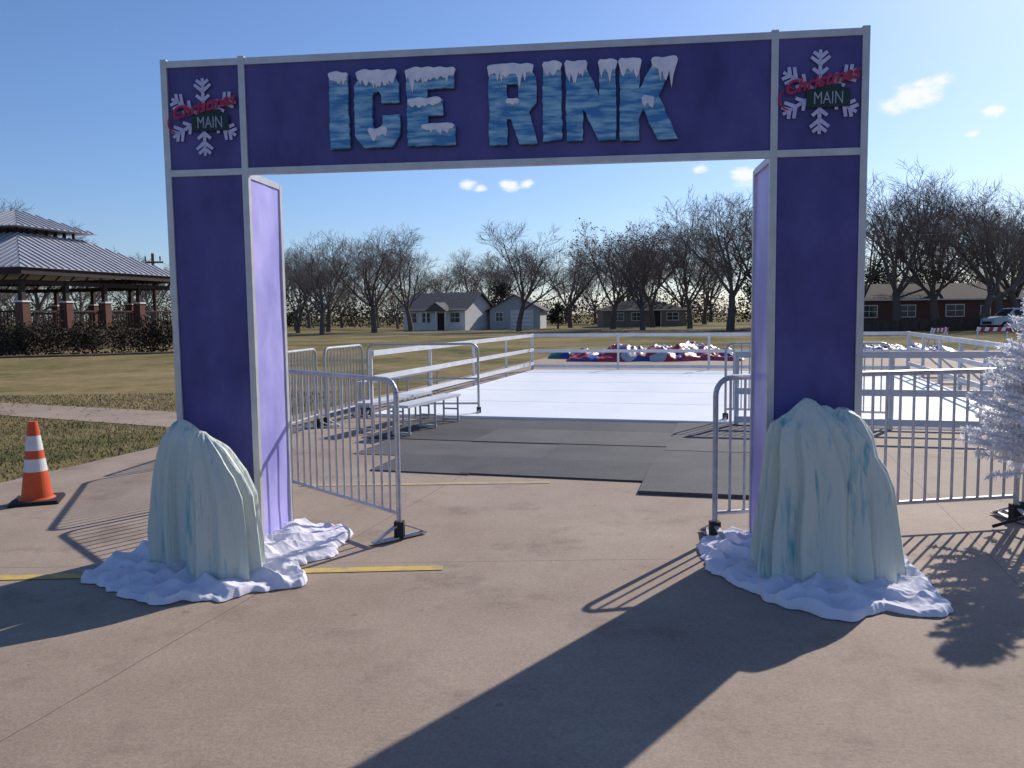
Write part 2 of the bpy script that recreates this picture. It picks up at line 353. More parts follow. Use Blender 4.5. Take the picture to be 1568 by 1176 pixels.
def poly_obj(name,polys,depth,m,parent,y,bev=.0):
    cu=bpy.data.curves.new(name,'CURVE'); cu.dimensions='2D'; cu.fill_mode='BOTH'; cu.extrude=depth/2; cu.bevel_depth=bev
    for p in polys:
        sp=cu.splines.new('POLY'); sp.points.add(len(p)-1)
        for i,(a,c) in enumerate(p): sp.points[i].co=(a,c,0,1)
        sp.use_cyclic_u=True
    o=bpy.data.objects.new(name,cu); col.objects.link(o)
    bpy.context.view_layer.update()
    me=bpy.data.meshes.new_from_object(o.evaluated_get(bpy.context.evaluated_depsgraph_get()))
    bpy.data.objects.remove(o)
    me.transform(Matrix.Rotation(R(90),4,'X'))
    me.materials.clear(); me.materials.append(m)
    o=bpy.data.objects.new(name,me); col.objects.link(o); o.parent=parent; o.location=(0,y,0)
    return o
def rough_poly(p,amp,step,rg):
    out=[]
    for (a,c),(a2,c2) in zip(p,p[1:]+p[:1]):
        l=math.hypot(a2-a,c2-c); n=max(1,int(l/step))
        for i in range(n):
            t=i/n; jx=rg.uniform(-amp,amp) if i else 0; jy=rg.uniform(-amp,amp) if i else 0
            out.append((a+(a2-a)*t+jx,c+(c2-c)*t+jy))
    return out
LET={
'I':[[(0,0),(1,0.02),(.96,1),(.03,1)]],
'C':[[(0.2,0),(0,.16),(0,.82),(.2,1),(.82,1),(1,.85),(1,.60),(.62,.60),(.62,.70),(.55,.76),(.42,.74),(.38,.68),(.38,.30),(.44,.24),(.58,.25),(.64,.32),(.64,.42),(1,.42),(1,.17),(.82,0)]],
'E':[[(0,0),(1,0),(1,.25),(.42,.25),(.42,.40),(.74,.40),(.74,.60),(.42,.60),(.42,.76),(.98,.76),(.98,1),(0,1)]],
'R':[[(0,0),(.36,0),(.36,.33),(.46,.33),(.63,0),(1,0),(.82,.40),(.98,.52),(.98,.84),(.82,1),(0,1)],[(.36,.54),(.36,.78),(.60,.78),(.63,.74),(.63,.58),(.60,.54)]],
'N':[[(0,0),(.32,0),(.32,.46),(.66,0),(1,0),(1,1),(.69,1),(.69,.52),(.36,1),(0,1)]],
'K':[[(0,0),(.34,0),(.34,.28),(.43,.40),(.70,0),(1.05,.0),(.70,.55),(1,1),(.64,1),(.34,.62),(.34,1),(0,1)]]}
CAPS={'I':[(0,1,1,.14)],'C':[(.06,.96,1,.17),(.30,.72,.23,.10)],'E':[(-.02,1.02,1,.17),(.02,.72,.60,.08),(.30,.98,.25,.06)],'R':[(-.02,.93,1,.17),(.36,.62,.555,.03)],
      'N':[(-.03,.42,1,.18),(.66,1.03,1,.16)],'K':[(-.03,.38,1,.16),(.58,1.05,1,.22),(.40,.62,.52,.08)]}
rg=random.Random(11)
Z0,Z1=2.875,3.37
for idx,(ch,a,c) in enumerate([('I',1.221,1.350),('C',1.396,1.701),('E',1.760,2.083),('R',2.319,2.636),('I',2.679,2.801),('N',2.835,3.154),('K',3.188,3.536)]):
    zz0=Z0+rg.uniform(-.008,.008); wd=c-a; hh=Z1-zz0
    polys=[rough_poly([(a+x*wd,zz0+z*hh) for x,z in p],.0045,.028,rg) for p in LET[ch]]
    poly_obj('letter_%s_%d'%(ch.lower(),idx),polys,.03,M_letter,ARCH,-.012,bev=.004)
    pd=[[(x+.008,z-.008) for x,z in p] for p in polys]
    poly_obj('letter_drop_shadow_%d'%idx,pd,.012,M_dark,ARCH,.002)  # dark offset copy of the letter, painted as its drop shadow
    for ci,(x0,x1,top,dr) in enumerate(CAPS[ch]):
        X0=a+x0*wd;X1=a+x1*wd;ZT=zz0+top*hh
        n=max(8,int((X1-X0)/.009)); up=[];dn=[]
        for i in range(n+1):
            t=i/n; x=X0+(X1-X0)*t
            bmp=.014+.014*noise.noise(Vector((x*14,idx,ci)))*1.5
            edge=math.sin(math.pi*min(1,max(0,t)))**.25
            up.append((x,ZT+bmp*edge))
            dd=dr*hh*(.45+.75*abs(noise.noise(Vector((x*22,idx+3,ci))))*2+(.5 if rg.random()<.12 else 0))
            dn.append((x,ZT-dd*edge-.004))
        poly_obj('snow_cap_%d_%d'%(idx,ci),[up+dn[::-1]],.012,M_snow,ARCH,-.030,bev=.004)
def text_obj(name,txt,size,m,parent,loc,shear=0,rot=0,ext=.002,off=0,sx=1):
    cu=bpy.data.curves.new(name,'FONT'); cu.body=txt; cu.size=size; cu.shear=shear; cu.extrude=ext; cu.offset=off; cu.align_x='CENTER'; cu.align_y='CENTER'
    o=bpy.data.objects.new(name,cu); col.objects.link(o); bpy.context.view_layer.update()
    me=bpy.data.meshes.new_from_object(o.evaluated_get(bpy.context.evaluated_depsgraph_get())); bpy.data.objects.remove(o)
    me.transform(Matrix.Rotation(R(90),4,'X')@Matrix.Rotation(rot,4,'Z')@Matrix.Diagonal((sx,1,1,1)))
    me.materials.clear(); me.materials.append(m)
    o=bpy.data.objects.new(name,me); col.objects.link(o); o.parent=parent; o.location=loc
for ti,cx in enumerate((TW/2,L-TW/2)):
    cz=3.13
    b=MB()
    for k in range(6):
        an=R(90+60*k); d=Vector((math.cos(an),0,math.sin(an))); C=Vector((cx,.0,cz)); RR=.265
        def arm(p,q,wd,yy):
            p=Vector(p);q=Vector(q);dd=(q-p).normalized(); s=Vector((dd.z,0,-dd.x))*wd/2; y=Vector((0,yy,0))
            b.add([p-s+y,p+s+y,q+s*.8+y,q-s*.8+y],[(0,1,2,3)])
        arm(C+d*.01,C+d*RR,.026,-.001-.0004*k)
        for t,l in ((.42,.06),(.66,.075),(.82,.055)):
            for sg in (-1,1):
                a2=an+sg*R(52); d2=Vector((math.cos(a2),0,math.sin(a2)))
                arm(C+d*RR*t,C+d*(RR*t)+d2*l,.026,-.004-.0004*k-(.0015 if sg>0 else 0)-t*.001)
    b.obj('snowflake_%d'%ti,[M_flake],parent=ARCH)
    b=MB(); b.box((cx+.05,-.012,cz-.04),(.27,.006,.115)); b.box((cx+.05,-.012,cz+.03),(.16,.006,.03)); b.obj('emblem_plate_%d'%ti,[M_plate],parent=ARCH)
    text_obj('emblem_text_main_%d'%ti,'MAIN',.11,M_platet,ARCH,(cx+.05,-.018,cz-.045),sx=.7)
    text_obj('emblem_script_%d'%ti,'Christmas',.115,M_red,ARCH,(cx-.0,-.022,cz+.065),shear=.4,rot=R(12),off=.003)
    pts=[(cx-.20+.06*math.cos(a),cz-.04+.07*math.sin(a)) for a in [R(60+x*12) for x in range(18)]]
    up=pts; dn=[(x+.012,z+.006) for x,z in pts]
    b=MB(); b.add([(x,-.019,z) for x,z in up]+[(x,-.019,z) for x,z in dn],[(i,i+1,i+1+len(up),i+len(up)) for i in range(len(up)-1)])
    b.obj('emblem_flourish_%d'%ti,[M_red],parent=ARCH)

# ---------------------------------------------------------------- ice rocks (pleated, creased plaster blocks)
def ice_rock(name,x,y,outline,ry,seed,rz=0,shrink=.16,NC=22,steps=9):
    nth,nz=300,90; vs=[];fs=[]
    zt=outline[-1][0]
    def span(z):
        for (z0,a0,b0),(z1,a1,b1) in zip(outline[:-1],outline[1:]):
            if z<=z1:
                s=(z-z0)/(z1-z0); return a0+(a1-a0)*s,b0+(b1-b0)*s
        return outline[-1][1:]
    w0=outline[0][2]-outline[0][1]
    rr=random.Random(seed)
    cr=[(i+rr.uniform(.05,.75))*2*math.pi/NC for i in range(NC)]
    # crease depths are set on a coarse height grid, linear between -> flat facets with hard creases
    dep=[[((-.17 if i%2 else .06)+rr.uniform(-.07,.05))*(1-.35*k/steps) for k in range(steps+1)] for i in range(NC)]
    for i in range(NC):
        for k in range(1,steps+1): dep[i][k]=dep[i][k-1]*.65+dep[i][k]*.35
    def facet(th,t,drift):
        th=(th+drift)%(2*math.pi)
        tt=th if th>=cr[0] else th+2*math.pi
        for i in range(NC):
            a0=cr[i]; a1=cr[(i+1)%NC]+(2*math.pi if i==NC-1 else 0)
            if a0<=tt<=a1:
                s=(tt-a0)/max(1e-6,a1-a0); q=min(steps-1e-4,t*steps); k=int(q); fq=q-k
                d0=dep[i][k]+(dep[i][k+1]-dep[i][k])*fq; j=(i+1)%NC; d1=dep[j][k]+(dep[j][k+1]-dep[j][k])*fq
                return d0+(d1-d0)*s
        return 0
    for j in range(nz+1):
        t=j/nz; t=1-(1-t)**1.25; z=zt*t
        xa,xb=span(z); cxx=(xa+xb)/2; hw=(xb-xa)/2
        ryz=ry*(1-shrink*t)*(max(0,1-t**6))**.5*(.55+.45*(2*hw/w0))
        for i in range(nth):
            th=2*math.pi*i/nth; c,s=math.cos(th),math.sin(th)
            se=(abs(c)**3.4+abs(s)**3.4)**(-1/3.4)
            drift=.22*noise.noise(Vector((t*1.2,seed,0)))
            n3=noise.noise(Vector((c*22,s*22+seed,t*1.6)))
            big=noise.noise(Vector((c*1.6+seed,s*1.6,t*1.1)))
            k=se*(1.02+big*.08+facet(th,t,drift)+n3*.015)
            ax=cxx+c*hw*k; ay=s*ryz*k
            vs.append((ax,ay,z*(1+.06*noise.noise(Vector((ax*7+seed,ay*7,2)))*t)))
    for j in range(nz):
        for i in range(nth):
            a=j*nth+i; b2=j*nth+(i+1)%nth; fs.append((a,b2,b2+nth,a+nth))
    n0=nz*nth; fs.append(tuple(range(n0,n0+nth)))
    b=MB(); b.add(vs,fs)
    return b.obj(name,[M_rock],smooth=True,loc=(x,y,.02),rz=rz)
ice_rock('ice_rock_prop',-2.32,5.62,[(0,-.22,.24),(.3,-.215,.23),(.6,-.175,.20),(.82,-.13,.17),(.93,-.10,.13),(.985,-.05,.09),(1.0,-.03,.05)],.20,3.3,rz=-.1)
ice_rock('ice_rock_prop',-1.93,5.34,[(0,-.215,.25),(.3,-.215,.23),(.55,-.20,.21),(.70,-.195,.15),(.84,-.18,.05),(.94,-.155,-.04),(.99,-.125,-.09)],.21,8.1,rz=.12)
ice_rock('ice_rock_prop',1.98,5.16,[(0,-.40,.45),(.35,-.39,.43),(.60,-.365,.41),(.72,-.355,.37),(.88,-.34,.27),(1.00,-.31,.18),(1.07,-.23,.08),(1.13,-.17,-.02),(1.165,-.12,-.06)],.29,14.7,rz=-.05,NC=30)
ice_rock('ice_rock_prop',2.14,5.16,[(0,-.22,.22),(.6,-.20,.20),(.92,-.15,.13),(1.05,-.11,.06),(1.10,-.07,.0),(1.115,-.05,-.02)],.27,21.7,rz=.1,NC=18)

# ---------------------------------------------------------------- fabric skirts
def fabric(name,poly,seed):
    cx=sum(p[0] for p in poly)/len(poly); cy=sum(p[1] for p in poly)/len(poly)
    an=sorted([(math.atan2(y-cy,x-cx),math.hypot(x-cx,y-cy)) for x,y in poly])
    def rad(t):
        for k in range(len(an)):
            a0,r0=an[k]; a1,r1=an[(k+1)%len(an)]
            if k==len(an)-1: a1+=2*math.pi
            tt=t
            if tt<an[0][0]: tt+=2*math.pi
            if a0<=tt<=a1:
                s=(tt-a0)/(a1-a0); s=s*s*(3-2*s); return r0+(r1-r0)*s
        return an[0][1]
    nth,nr=820,160; vs=[];fs=[]
    nz_=noise.noise
    for j in range(nr+1):
        t=.2+.8*j/nr
        for i in range(nth):
            th=-math.pi+2*math.pi*i/nth
            cc,ss=math.cos(th),math.sin(th)
            r=rad(th)*(1+.13*nz_(Vector((cc*3.5,ss*3.5,seed)))+.06*nz_(Vector((cc*9,ss*9,seed)))+.012*nz_(Vector((cc*28,ss*28,seed))))
            x=cx+cc*r*t; y=cy+ss*r*t
            p=Vector((x,y,seed))
            n1=nz_(p*1.4); n2=nz_(p*1.3+Vector((7,3,1))); n3=nz_(p*3.4); n4=nz_(p*7+Vector((2,2,2)))
            def fold(a,frq,wp,ph):
                s=frq*(x*math.cos(a)+y*math.sin(a))+wp*n1+2.4*n3+.5*n4+ph
                q=abs(((s/math.pi)%2)-1)
                return q**1.5
            m1=min(1,max(0,.5+4*n2)); m2=min(1,max(0,.5+3*nz_(p*1.5+Vector((1,9,4)))))
            q=abs((((17*th+4*n2+5*t*n1+1.8*n3)/math.pi)%2)-1)**1.5
            hgt=(fold(.6,28,9,0)*m1+fold(2.1,33,8,2)*(1-m1))*.070*(.45+.55*m2)+q*.046*(1-m2*.6)
            hgt+=.012*(1-abs(n4)*2.5)+.006*(1-abs(nz_(p*17))*2.2)
            edge=min(1,(1-t)/.035)**.5
            fall=.60+.40*min(1,(1-t)/.3)
            body=.010+hgt*fall+.025*(n1+.3)+.08*max(0,(.74-t))
            vs.append((x,y,.014+max(0.006,body*edge)))
    for j in range(nr):
        for i in range(nth):
            a=j*nth+i; b2=j*nth+(i+1)%nth; fs.append((a,a+nth,b2+nth,b2))
    b=MB(); b.add(vs,fs); b.obj(name,[M_fabric],smooth=True)
fabric('white_fabric_skirt',[(-2.92,5.35),(-2.5,5.02),(-2.04,4.80),(-1.62,5.0),(-1.40,5.15),(-1.52,5.55),(-1.26,6.1),(-1.42,6.6),(-1.9,6.75),(-2.6,6.65),(-2.8,6.0)],2.2)
fabric('white_fabric_skirt',[(1.32,5.6),(1.4,5.1),(1.5,4.75),(2.04,4.43),(2.45,4.54),(2.62,5.0),(2.64,5.6),(2.55,6.05),(2.0,6.25),(1.5,6.25)],7.7)

# ---------------------------------------------------------------- crowd barriers
def barrier(p,q,h=1.22,bars=True,feet=(True,True),bs=.115,r=.021):
    p=Vector((p[0],p[1],.03));q=Vector((q[0],q[1],.03)); Lh=(q-p).length; d=(q-p)/Lh; nr=Vector((-d.y,d.x,0))
    b=MB(); rc=.13; zt=h; zb=.19
    pts=[p+Vector((0,0,.0))]
    for k in range(7):
        a=R(180-15*k); pts.append(p+d*(rc+rc*math.cos(a))+Vector((0,0,zt-rc+rc*math.sin(a))))
    for k in range(7):
        a=R(90-15*k); pts.append(q-d*(rc-rc*math.cos(a))+Vector((0,0,zt-rc+rc*math.sin(a))))
    pts.append(q)
    b.path(pts,r,8,0)
    b.tube(p+Vector((0,0,zb)),q+Vector((0,0,zb)),r*.85,n=8)
    if bars:
        n=int(Lh/bs)
        for i in range(1,n):
            c=p+d*(Lh*i/n); b.tube(c+Vector((0,0,zb)),c+Vector((0,0,zt-.004)),.0105,n=6,caps=False)
    else:
        b.tube(p+Vector((0,0,.62)),q+Vector((0,0,.62)),r*.8,n=8)
    for c,on in ((p,feet[0]),(q,feet[1])):
        if not on: continue
        b.beam(c-nr*.24,c+nr*.24,.06,.012,0)
        b.beam(c-nr*.24,c-nr*.02+Vector((0,0,.10)),.04,.01,0); b.beam(c+nr*.24,c+nr*.02+Vector((0,0,.10)),.04,.01,0)
        b.box(c+Vector((0,0,.06)),(.075,.075,.13),1)
    return b.obj('crowd_barrier',[M_galv,M_black])
barrier((-.888,6.22),(-2.52,8.02))
barrier((-2.62,8.05),(-3.4,10.15))
barrier((-3.35,10.35),(-3.05,12.7))
barrier((-2.95,12.85),(-2.6,14.2))
barrier((-2.5,14.15),(-.58,14.05),bars=False)
barrier((1.53,6.10),(4.08,6.52))
barrier((4.2,6.6),(6.6,7.2))
barrier((3.35,12.75),(5.6,12.05),bars=True)

# ---------------------------------------------------------------- traffic cone
b=MB(); n=32
def rprof(z): return .135+(.045-.135)*(z-.05)/(.69)
for z0,z1,mi in [(.05,.30,0),(.30,.42,1),(.42,.50,0),(.50,.64,1),(.64,.775,0)]:
    e2=.0015 if mi else 0
    b.tube((0,0,z0),(0,0,z1),rprof(z0)+e2,rprof(z1)+e2,n,mi,caps=(z1>.77))
b.tube((0,0,.03),(0,0,.05),.165,.14,n,0)
for (hw,z0,z1) in ((.21,0,.018),(.20,.018,.034)):
    b.box((0,0,(z0+z1)/2),(hw*2,hw*2,z1-z0),2)
b.obj('traffic_cone',[M_orange,M_band,M_black],loc=(-4.57,7.72,.012),rz=.35)

# ---------------------------------------------------------------- white artificial tree
def white_tree(x,y):
    rr=random.Random(5); b=MB()
    b.tube((0,0,.02),(0,0,1.85),.022,.01,10,1)
    for k in range(3):
        a=R(20+120*k); d=Vector((math.cos(a),math.sin(a),0)); b.tube(d*.28+Vector((0,0,.02)),(0,0,.16),.014,.014,6,1)
    for k in range(230):
        t=rr.random()**.85; z=.50+1.42*t; a=rr.uniform(0,2*math.pi); ln=(.50*(1-t)**.8+.05)*rr.uniform(.75,1.2)
        d=Vector((math.cos(a),math.sin(a),rr.uniform(-.05,.5))).normalized(); p0=Vector((0,0,z-.05))
        p1=p0+d*ln; b.tube(p0,p1,.007,.005,4,0,caps=False)
        m=int(ln/.003)
        for i in range(m):
            c=p0.lerp(p1,.2+.8*rr.random())
            nd=(d*.7+Vector((rr.gauss(0,1),rr.gauss(0,1),rr.gauss(0,1))).normalized()).normalized()
            sd=nd.cross(Vector((rr.random()-.5,rr.random()-.5,rr.random()))).normalized()*.006
            e=c+nd*rr.uniform(.03,.052)
            b.add([c-sd,c+sd,e+sd*.6,e-sd*.6],[(0,1,2,3)],0)
    b.obj('white_artificial_christmas_tree',[mat('tinsel_white',(0.90,0.90,0.91),(0.84,0.84,0.88),scale=20,rough=.5,trans=.38),M_black],loc=(x,y,.012))
white_tree(3.98,6.12)

# ---------------------------------------------------------------- bare trees
def tree_mesh(name,seed,levels=5,leaf=None):
    rr=random.Random(seed); b=MB()
    cnt=[5,6,6,4,3]
    tips=[]
    def grow(p,d,ln,r,lv):
        npc=[4,5,4,3,2,1][lv]; rend=r*[.7,.35,.35,.4,.45,.5][lv]
        pts=[(p.copy(),r)]; q=p.copy(); dd=d.copy()
        for i in range(npc):
            wob=[.05,.10,.15,.18,.2,.2][lv]
            dd=(dd+Vector((rr.gauss(0,wob),rr.gauss(0,wob),rr.gauss(0,wob)*.6+[0,.07,.08,.07,.05,.03][lv]))).normalized()
            q2=q+dd*(ln/npc); r2=r+(rend-r)*(i+1)/npc
            b.tube(q,q2,r+(rend-r)*i/npc,r2,[9,7,5,3,3,3][lv],0 if lv<3 else 1,caps=False)
            q=q2; pts.append((q.copy(),r2))
        if lv>=levels: tips.append(q.copy()); return
        n=cnt[lv]
        for k in range(n):
            t=(.25+.75*(k+rr.random()*.6)/n) if lv>0 else (.70+.30*(k+1)/n)
            t=min(t,1); fi=t*npc; i0=min(npc-1,int(fi)); pp=pts[i0][0].lerp(pts[i0+1][0],fi-i0); pr=pts[i0][1]+(pts[i0+1][1]-pts[i0][1])*(fi-i0)
            ax=Vector((rr.gauss(0,1),rr.gauss(0,1),rr.gauss(0,.5)+.1))
            ax=(ax-dd*ax.dot(dd)).normalized()
            if lv==0:
                aa=2*math.pi*(k+rr.random()*.5)/n; ax=Vector((math.cos(aa),math.sin(aa),0)); sp=rr.uniform(.35,.90) if k else .1
            else: sp=rr.uniform(.40,.85)
            nd=(dd*math.cos(sp)+ax*math.sin(sp)).normalized()
            if nd.z<-.05: nd.z=.02; nd.normalize()
            nl=[.52,.26,.145,.085,.05][lv]*rr.uniform(.75,1.2)*(1.2-.5*t if lv>0 else 1)
            grow(pp,nd,nl,max(pr*[.55,.6,.55,.55,.6][lv],.0009),lv+1)
    grow(Vector((0,0,-.02)),Vector((rr.uniform(-.05,.05),rr.uniform(-.05,.05),1)).normalized(),.23,.024,0)
    zm=max(v[2] for v in b.v)
    b.v=[(v[0]/zm,v[1]/zm,v[2]/zm) for v in b.v]
    if leaf:
        for t in tips:
            if rr.random()<leaf[0] and t.z/zm>leaf[1]*rr.random():
                for _ in range(leaf[2]):
                    c=Vector(t)/zm+Vector((rr.gauss(0,.012),rr.gauss(0,.012),rr.gauss(0,.012))); s=.008
                    a=Vector((rr.gauss(0,1),rr.gauss(0,1),rr.gauss(0,1))).normalized()*s; c2=a.cross(Vector((rr.gauss(0,1),rr.gauss(0,1),rr.gauss(0,1)))).normalized()*s
                    b.add([c-a,c+c2,c+a,c-c2],[(0,1,2,3)],2)
    return b.mesh(name,[M_bark,M_twig,M_rust],smooth=False)
TM=[tree_mesh('bare_tree_mesh_%d'%i,40+i*3) for i in range(6)]
TMR=tree_mesh('rust_tree_mesh',91,leaf=(.32,.3,2))
def tree(name,x,y,h,k,parent=None,wide=1.0,me=None):
    o=bpy.data.objects.new(name,me or TM[k%6]); col.objects.link(o); o.location=(x,y,0); o.scale=(h*wide,h*wide,h); o.rotation_euler=(0,0,k*1.37+x)
    if parent: o.parent=parent
    return o
TL=[(-18.5,80,10.2,0,1.15),(-14.6,87,11.6,1,1.1),(-11.3,92,12.2,2,1.1),(-24,92,10,3,1.1),(-6,120,12,4,1.0),(.8,86,12.0,3,1.1),(7.5,103,11.6,5,1.1),(17.0,98,13,4,1.1),(19.2,88,13.6,2,1.0),(20.6,77,13.4,1,1.1),
 (25.0,84,14.6,3,1.1),(34.0,72,15.0,0,1.15),(40,77,14.6,2,1.15),(36.0,84,13.5,4,1.1),(41.5,70,12.4,5,1.1),(47,76,13.5,3,1.1),(29,90,13.5,1,1.1),(52,84,14.5,0,1.1),(-47,72,13.4,1,1.1),(-49,84,13,3,1.1),(-50,95,12,2,1.1),(-33,100,11,0,1),(-29,110,11.5,4,1),(58,70,13,2,1),(13.5,84,11.5,0,1.1),(38,66,12.5,3,1.1),(44,86,14,1,1.1),(-21.5,96,11,5,1.1)]
for i,(x,y,h,k,wd) in enumerate(TL): tree('bare_tree',x,y,h,k,wide=wd)
tree('rust_leaved_tree',11.3,91,12.2,2,wide=1.05,me=TMR); tree('rust_leaved_tree',-15.5,112,6.5,2,wide=1.2,me=TMR); tree('rust_leaved_tree',23.3,110,12.5,1,wide=1.05,me=TMR)
dt=empty('distant_treeline')
rr=random.Random(77)
for i in range(68):
    x=-140+i*4.2+rr.uniform(-3,3); y=rr.uniform(118,165)
    tree('tree_%d'%i,x*y/125,y,rr.uniform(7.5,12.5)*y/125*(1.0 if x<20 else 1.12),i,parent=dt,wide=rr.uniform(1.0,1.3))
def leafmass(b,cx,cy,cz,rx,ry,rz,n,s,mi,rr):
    for _ in range(n):
        v=Vector((rr.gauss(0,1),rr.gauss(0,1),rr.gauss(0,1))).normalized()*(rr.random()**.45)
        c=Vector((cx+v.x*rx,cy+v.y*ry,max(.1,cz+v.z*rz)))
        a=Vector((rr.gauss(0,1),rr.gauss(0,1),rr.gauss(0,1))).normalized(); k=a.cross(Vector((rr.gauss(0,1),rr.gauss(0,1),rr.gauss(0,1)))).normalized()
        a*=s*rr.uniform(.6,1.3); k*=s*rr.uniform(.4,1)
        b.add([c-a,c+k,c+a,c-k],[(0,1,2,3)],mi)
b=MB()
for i in range(760):
    x=rr.uniform(-190,190); y=rr.uniform(132,190); hh=rr.uniform(1.8,5.2)
    leafmass(b,x,y,hh*.75,rr.uniform(2.5,5.5),2,hh,125,.20,0 if rr.random()<.85 else 1,rr)
b.obj('distant_brush',[M_brush,M_leafd],parent=dt)
def evergreen(name,x,y,h,r,n,seed,m=M_leafd):
    rr=random.Random(seed); b=MB(); b.tube((0,0,0),(0,0,h*.8),.14,.05,7,1)
    for k in range(int(16)):
        a=rr.uniform(0,6.28); t=rr.random(); rad=r*(1-.65*t)*rr.uniform(.3,.8)
        leafmass(b,math.cos(a)*rad,math.sin(a)*rad,h*(.2+.7*t),r*.45,r*.45,h*.16,n//16,.13,0,rr)
    b.obj(name,[m,M_bark],loc=(x,y,0))
evergreen('cedar_tree',-1.2,108,6.0,2.2,1800,1); evergreen('cedar_tree',24.3,80,8.5,2.8,2600,2); evergreen('cedar_tree',5.6,98,3.4,1.3,900,3)
evergreen('cedar_tree',37,94,8.0,4,3000,4); evergreen('cedar_tree',43,96,7.5,4.2,3000,5); evergreen('cedar_tree',49.5,95,8,4,3000,6); evergreen('cedar_tree',31,92,7,3.5,2600,7); evergreen('cedar_tree',-24.5,86,5,2.4,1800,8)
b=MB(); rr=random.Random(9)
for i in range(52):
    t=i/51; x=-40+t*23.5; y=33.5+t*9.6
    leafmass(b,x+rr.uniform(-.4,.4),y+rr.uniform(-.4,.4),.85,.75,.8,rr.uniform(.85,1.2),520,.065,0,rr)
b.obj('hedge',[M_leafh])
sheet('mulch_bed',[(-41,31.5),(-16,41.5),(-16,45.5),(-41,37)],.006,mat('mulch',(0.10,0.065,0.05),scale=5,rough=1))
b=MB(); rr=random.Random(21)
for i in range(34000):
    x=rr.uniform(-13,-4.0); y=rr.uniform(7.4,19)
    edgex=-5.5+.287*(y-8.7)
    if x>edgex-.02+.07*rr.random(): continue
    ym=15.3+(x+10)*(-(15.3-12.45)/5.65); yM=17.6+(x+11.5)*(-(17.6-14.6)/6.5)
    if ym-.05<y<yM+.05: continue
    a=rr.uniform(0,6.28); h=rr.uniform(.02,.055); wv=.008
    d=Vector((math.cos(a),math.sin(a),0)); c=Vector((x,y,0)); l=Vector((rr.uniform(-.03,.03),rr.uniform(-.03,.03),h))
    b.add([c-d*wv,c+d*wv,c+l],[(0,1,2)],0 if noise.noise(Vector((x*.6,y*.6,0)))*1.5+rr.uniform(-.4,.4)>.02 else 1)
for i in range(700):
    x=rr.uniform(-13,-4.0); y=rr.uniform(7.4,17)
    if x>-5.4+.287*(y-8.7): continue
    a=rr.uniform(0,6.28); s=.035; c=Vector((x,y,.04)); d=Vector((math.cos(a),math.sin(a),.2))*s; k=Vector((-math.sin(a),math.cos(a),.3))*s*.7
    b.add([c-d,c+k,c+d,c-k],[(0,1,2,3)],2)
b.obj('grass',[mat('grass_green',(0.12,0.12,0.045),(0.17,0.155,0.062),scale=3,rough=.9),mat('grass_dry',(0.32,0.245,0.13),(0.25,0.20,0.10),scale=3,rough=.9),mat('fallen_leaf',(.16,.08,.04),(.24,.14,.07),scale=9)])

# ---------------------------------------------------------------- pavilion
pv=empty('park_pavilion',(-30.4,51,0),R(-14),(.82,.82,.98))
b=MB()
def hip(b,hw,hd,z0,tw,td,z1,mi,ov=0):
    lo=[(-hw,-hd,z0),(hw,-hd,z0),(hw,hd,z0),(-hw,hd,z0)]; hi=[(-tw,-td,z1),(tw,-td,z1),(tw,td,z1),(-tw,td,z1)]
    b.add(lo+hi,[(0,1,5,4),(1,2,6,5),(2,3,7,6),(3,0,4,7),(4,5,6,7),(3,2,1,0)],mi)
    for s in (-1,1):
        n=int(hw*2/.6)
        for i in range(n+1):
            x=-hw+2*hw*i/n
            f0=1 if abs(x)<=tw else (hw-abs(x))/(hw-tw)
            b.beam((x,s*hd,z0+.04),(x,s*(hd+(td-hd)*f0),z0+(z1-z0)*f0+.04),.05,.06,mi)
            b.beam((s*hw,x*hd/hw,z0+.04),(s*(hw+(tw-hw)*f0),x*hd/hw,z0+(z1-z0)*f0+.04),.05,.06,mi)
hip(b,8.4,8.4,4.65,2.9,2.9,7.0,0); b.obj('main_roof',[M_roofm],parent=pv)
b=MB(); hip(b,3.9,3.9,7.35,.15,.15,8.7,0); b.obj('cupola_roof',[M_roofm],parent=pv)
b=MB()
for s in (-1,1):
    for i in range(7):
        q=-2.6+5.2*i/6
        b.beam((q,s*2.65,6.9),(q,s*2.65,7.4),.14,.14); b.beam((s*2.65,q,6.9),(s*2.65,q,7.4),.14,.14)
    b.beam((-8.2,s*8.2,4.45),(8.2,s*8.2,4.45),.12,.34); b.beam((s*8.2,-8.2,4.45),(s*8.2,8.2,4.45),.12,.34)
    b.beam((-7.4,s*7.4,3.9),(7.4,s*7.4,3.9),.14,.26); b.beam((s*7.4,-7.4,3.9),(s*7.4,7.4,3.9),.14,.26)
    for i in range(12):
        q=-7.2+14.4*i/11
        b.beam((q,s*7.4,4.0),(q+.6,s*7.4,4.4),.08,.08); b.beam((s*7.4,q,4.0),(s*7.4,q+.6,4.4),.08,.08)
    b.beam((-7.4,s*7.4,2.3),(7.4,s*7.4,2.3),.08,.1); b.beam((s*7.4,-7.4,2.3),(s*7.4,7.4,2.3),.08,.1)
    for i in range(50):
        q=-7.4+14.8*i/49
        b.beam((q,s*7.4,1.3),(q,s*7.4,2.3),.04,.04); b.beam((s*7.4,q,1.3),(s*7.4,q,2.3),.04,.04)
b.obj('timber_beams_and_railing',[M_brownp],parent=pv)
b=MB()
for s in (-1,1):
    for q in (-7.4,-3.7,0,3.7,7.4):
        for (x,y) in ((q,s*7.4),(s*7.4,q)):
            if abs(q)==7.4 and (x,y)==(s*7.4,q): continue
            b.box((x,y,1.4),(.6,.6,2.8),1,0); b.box((x,y,2.84),(.72,.72,.09),2); b.box((x,y,3.4),(.3,.3,1.1),0)
b.obj('columns',[M_brownp,M_brick,M_white],parent=pv)
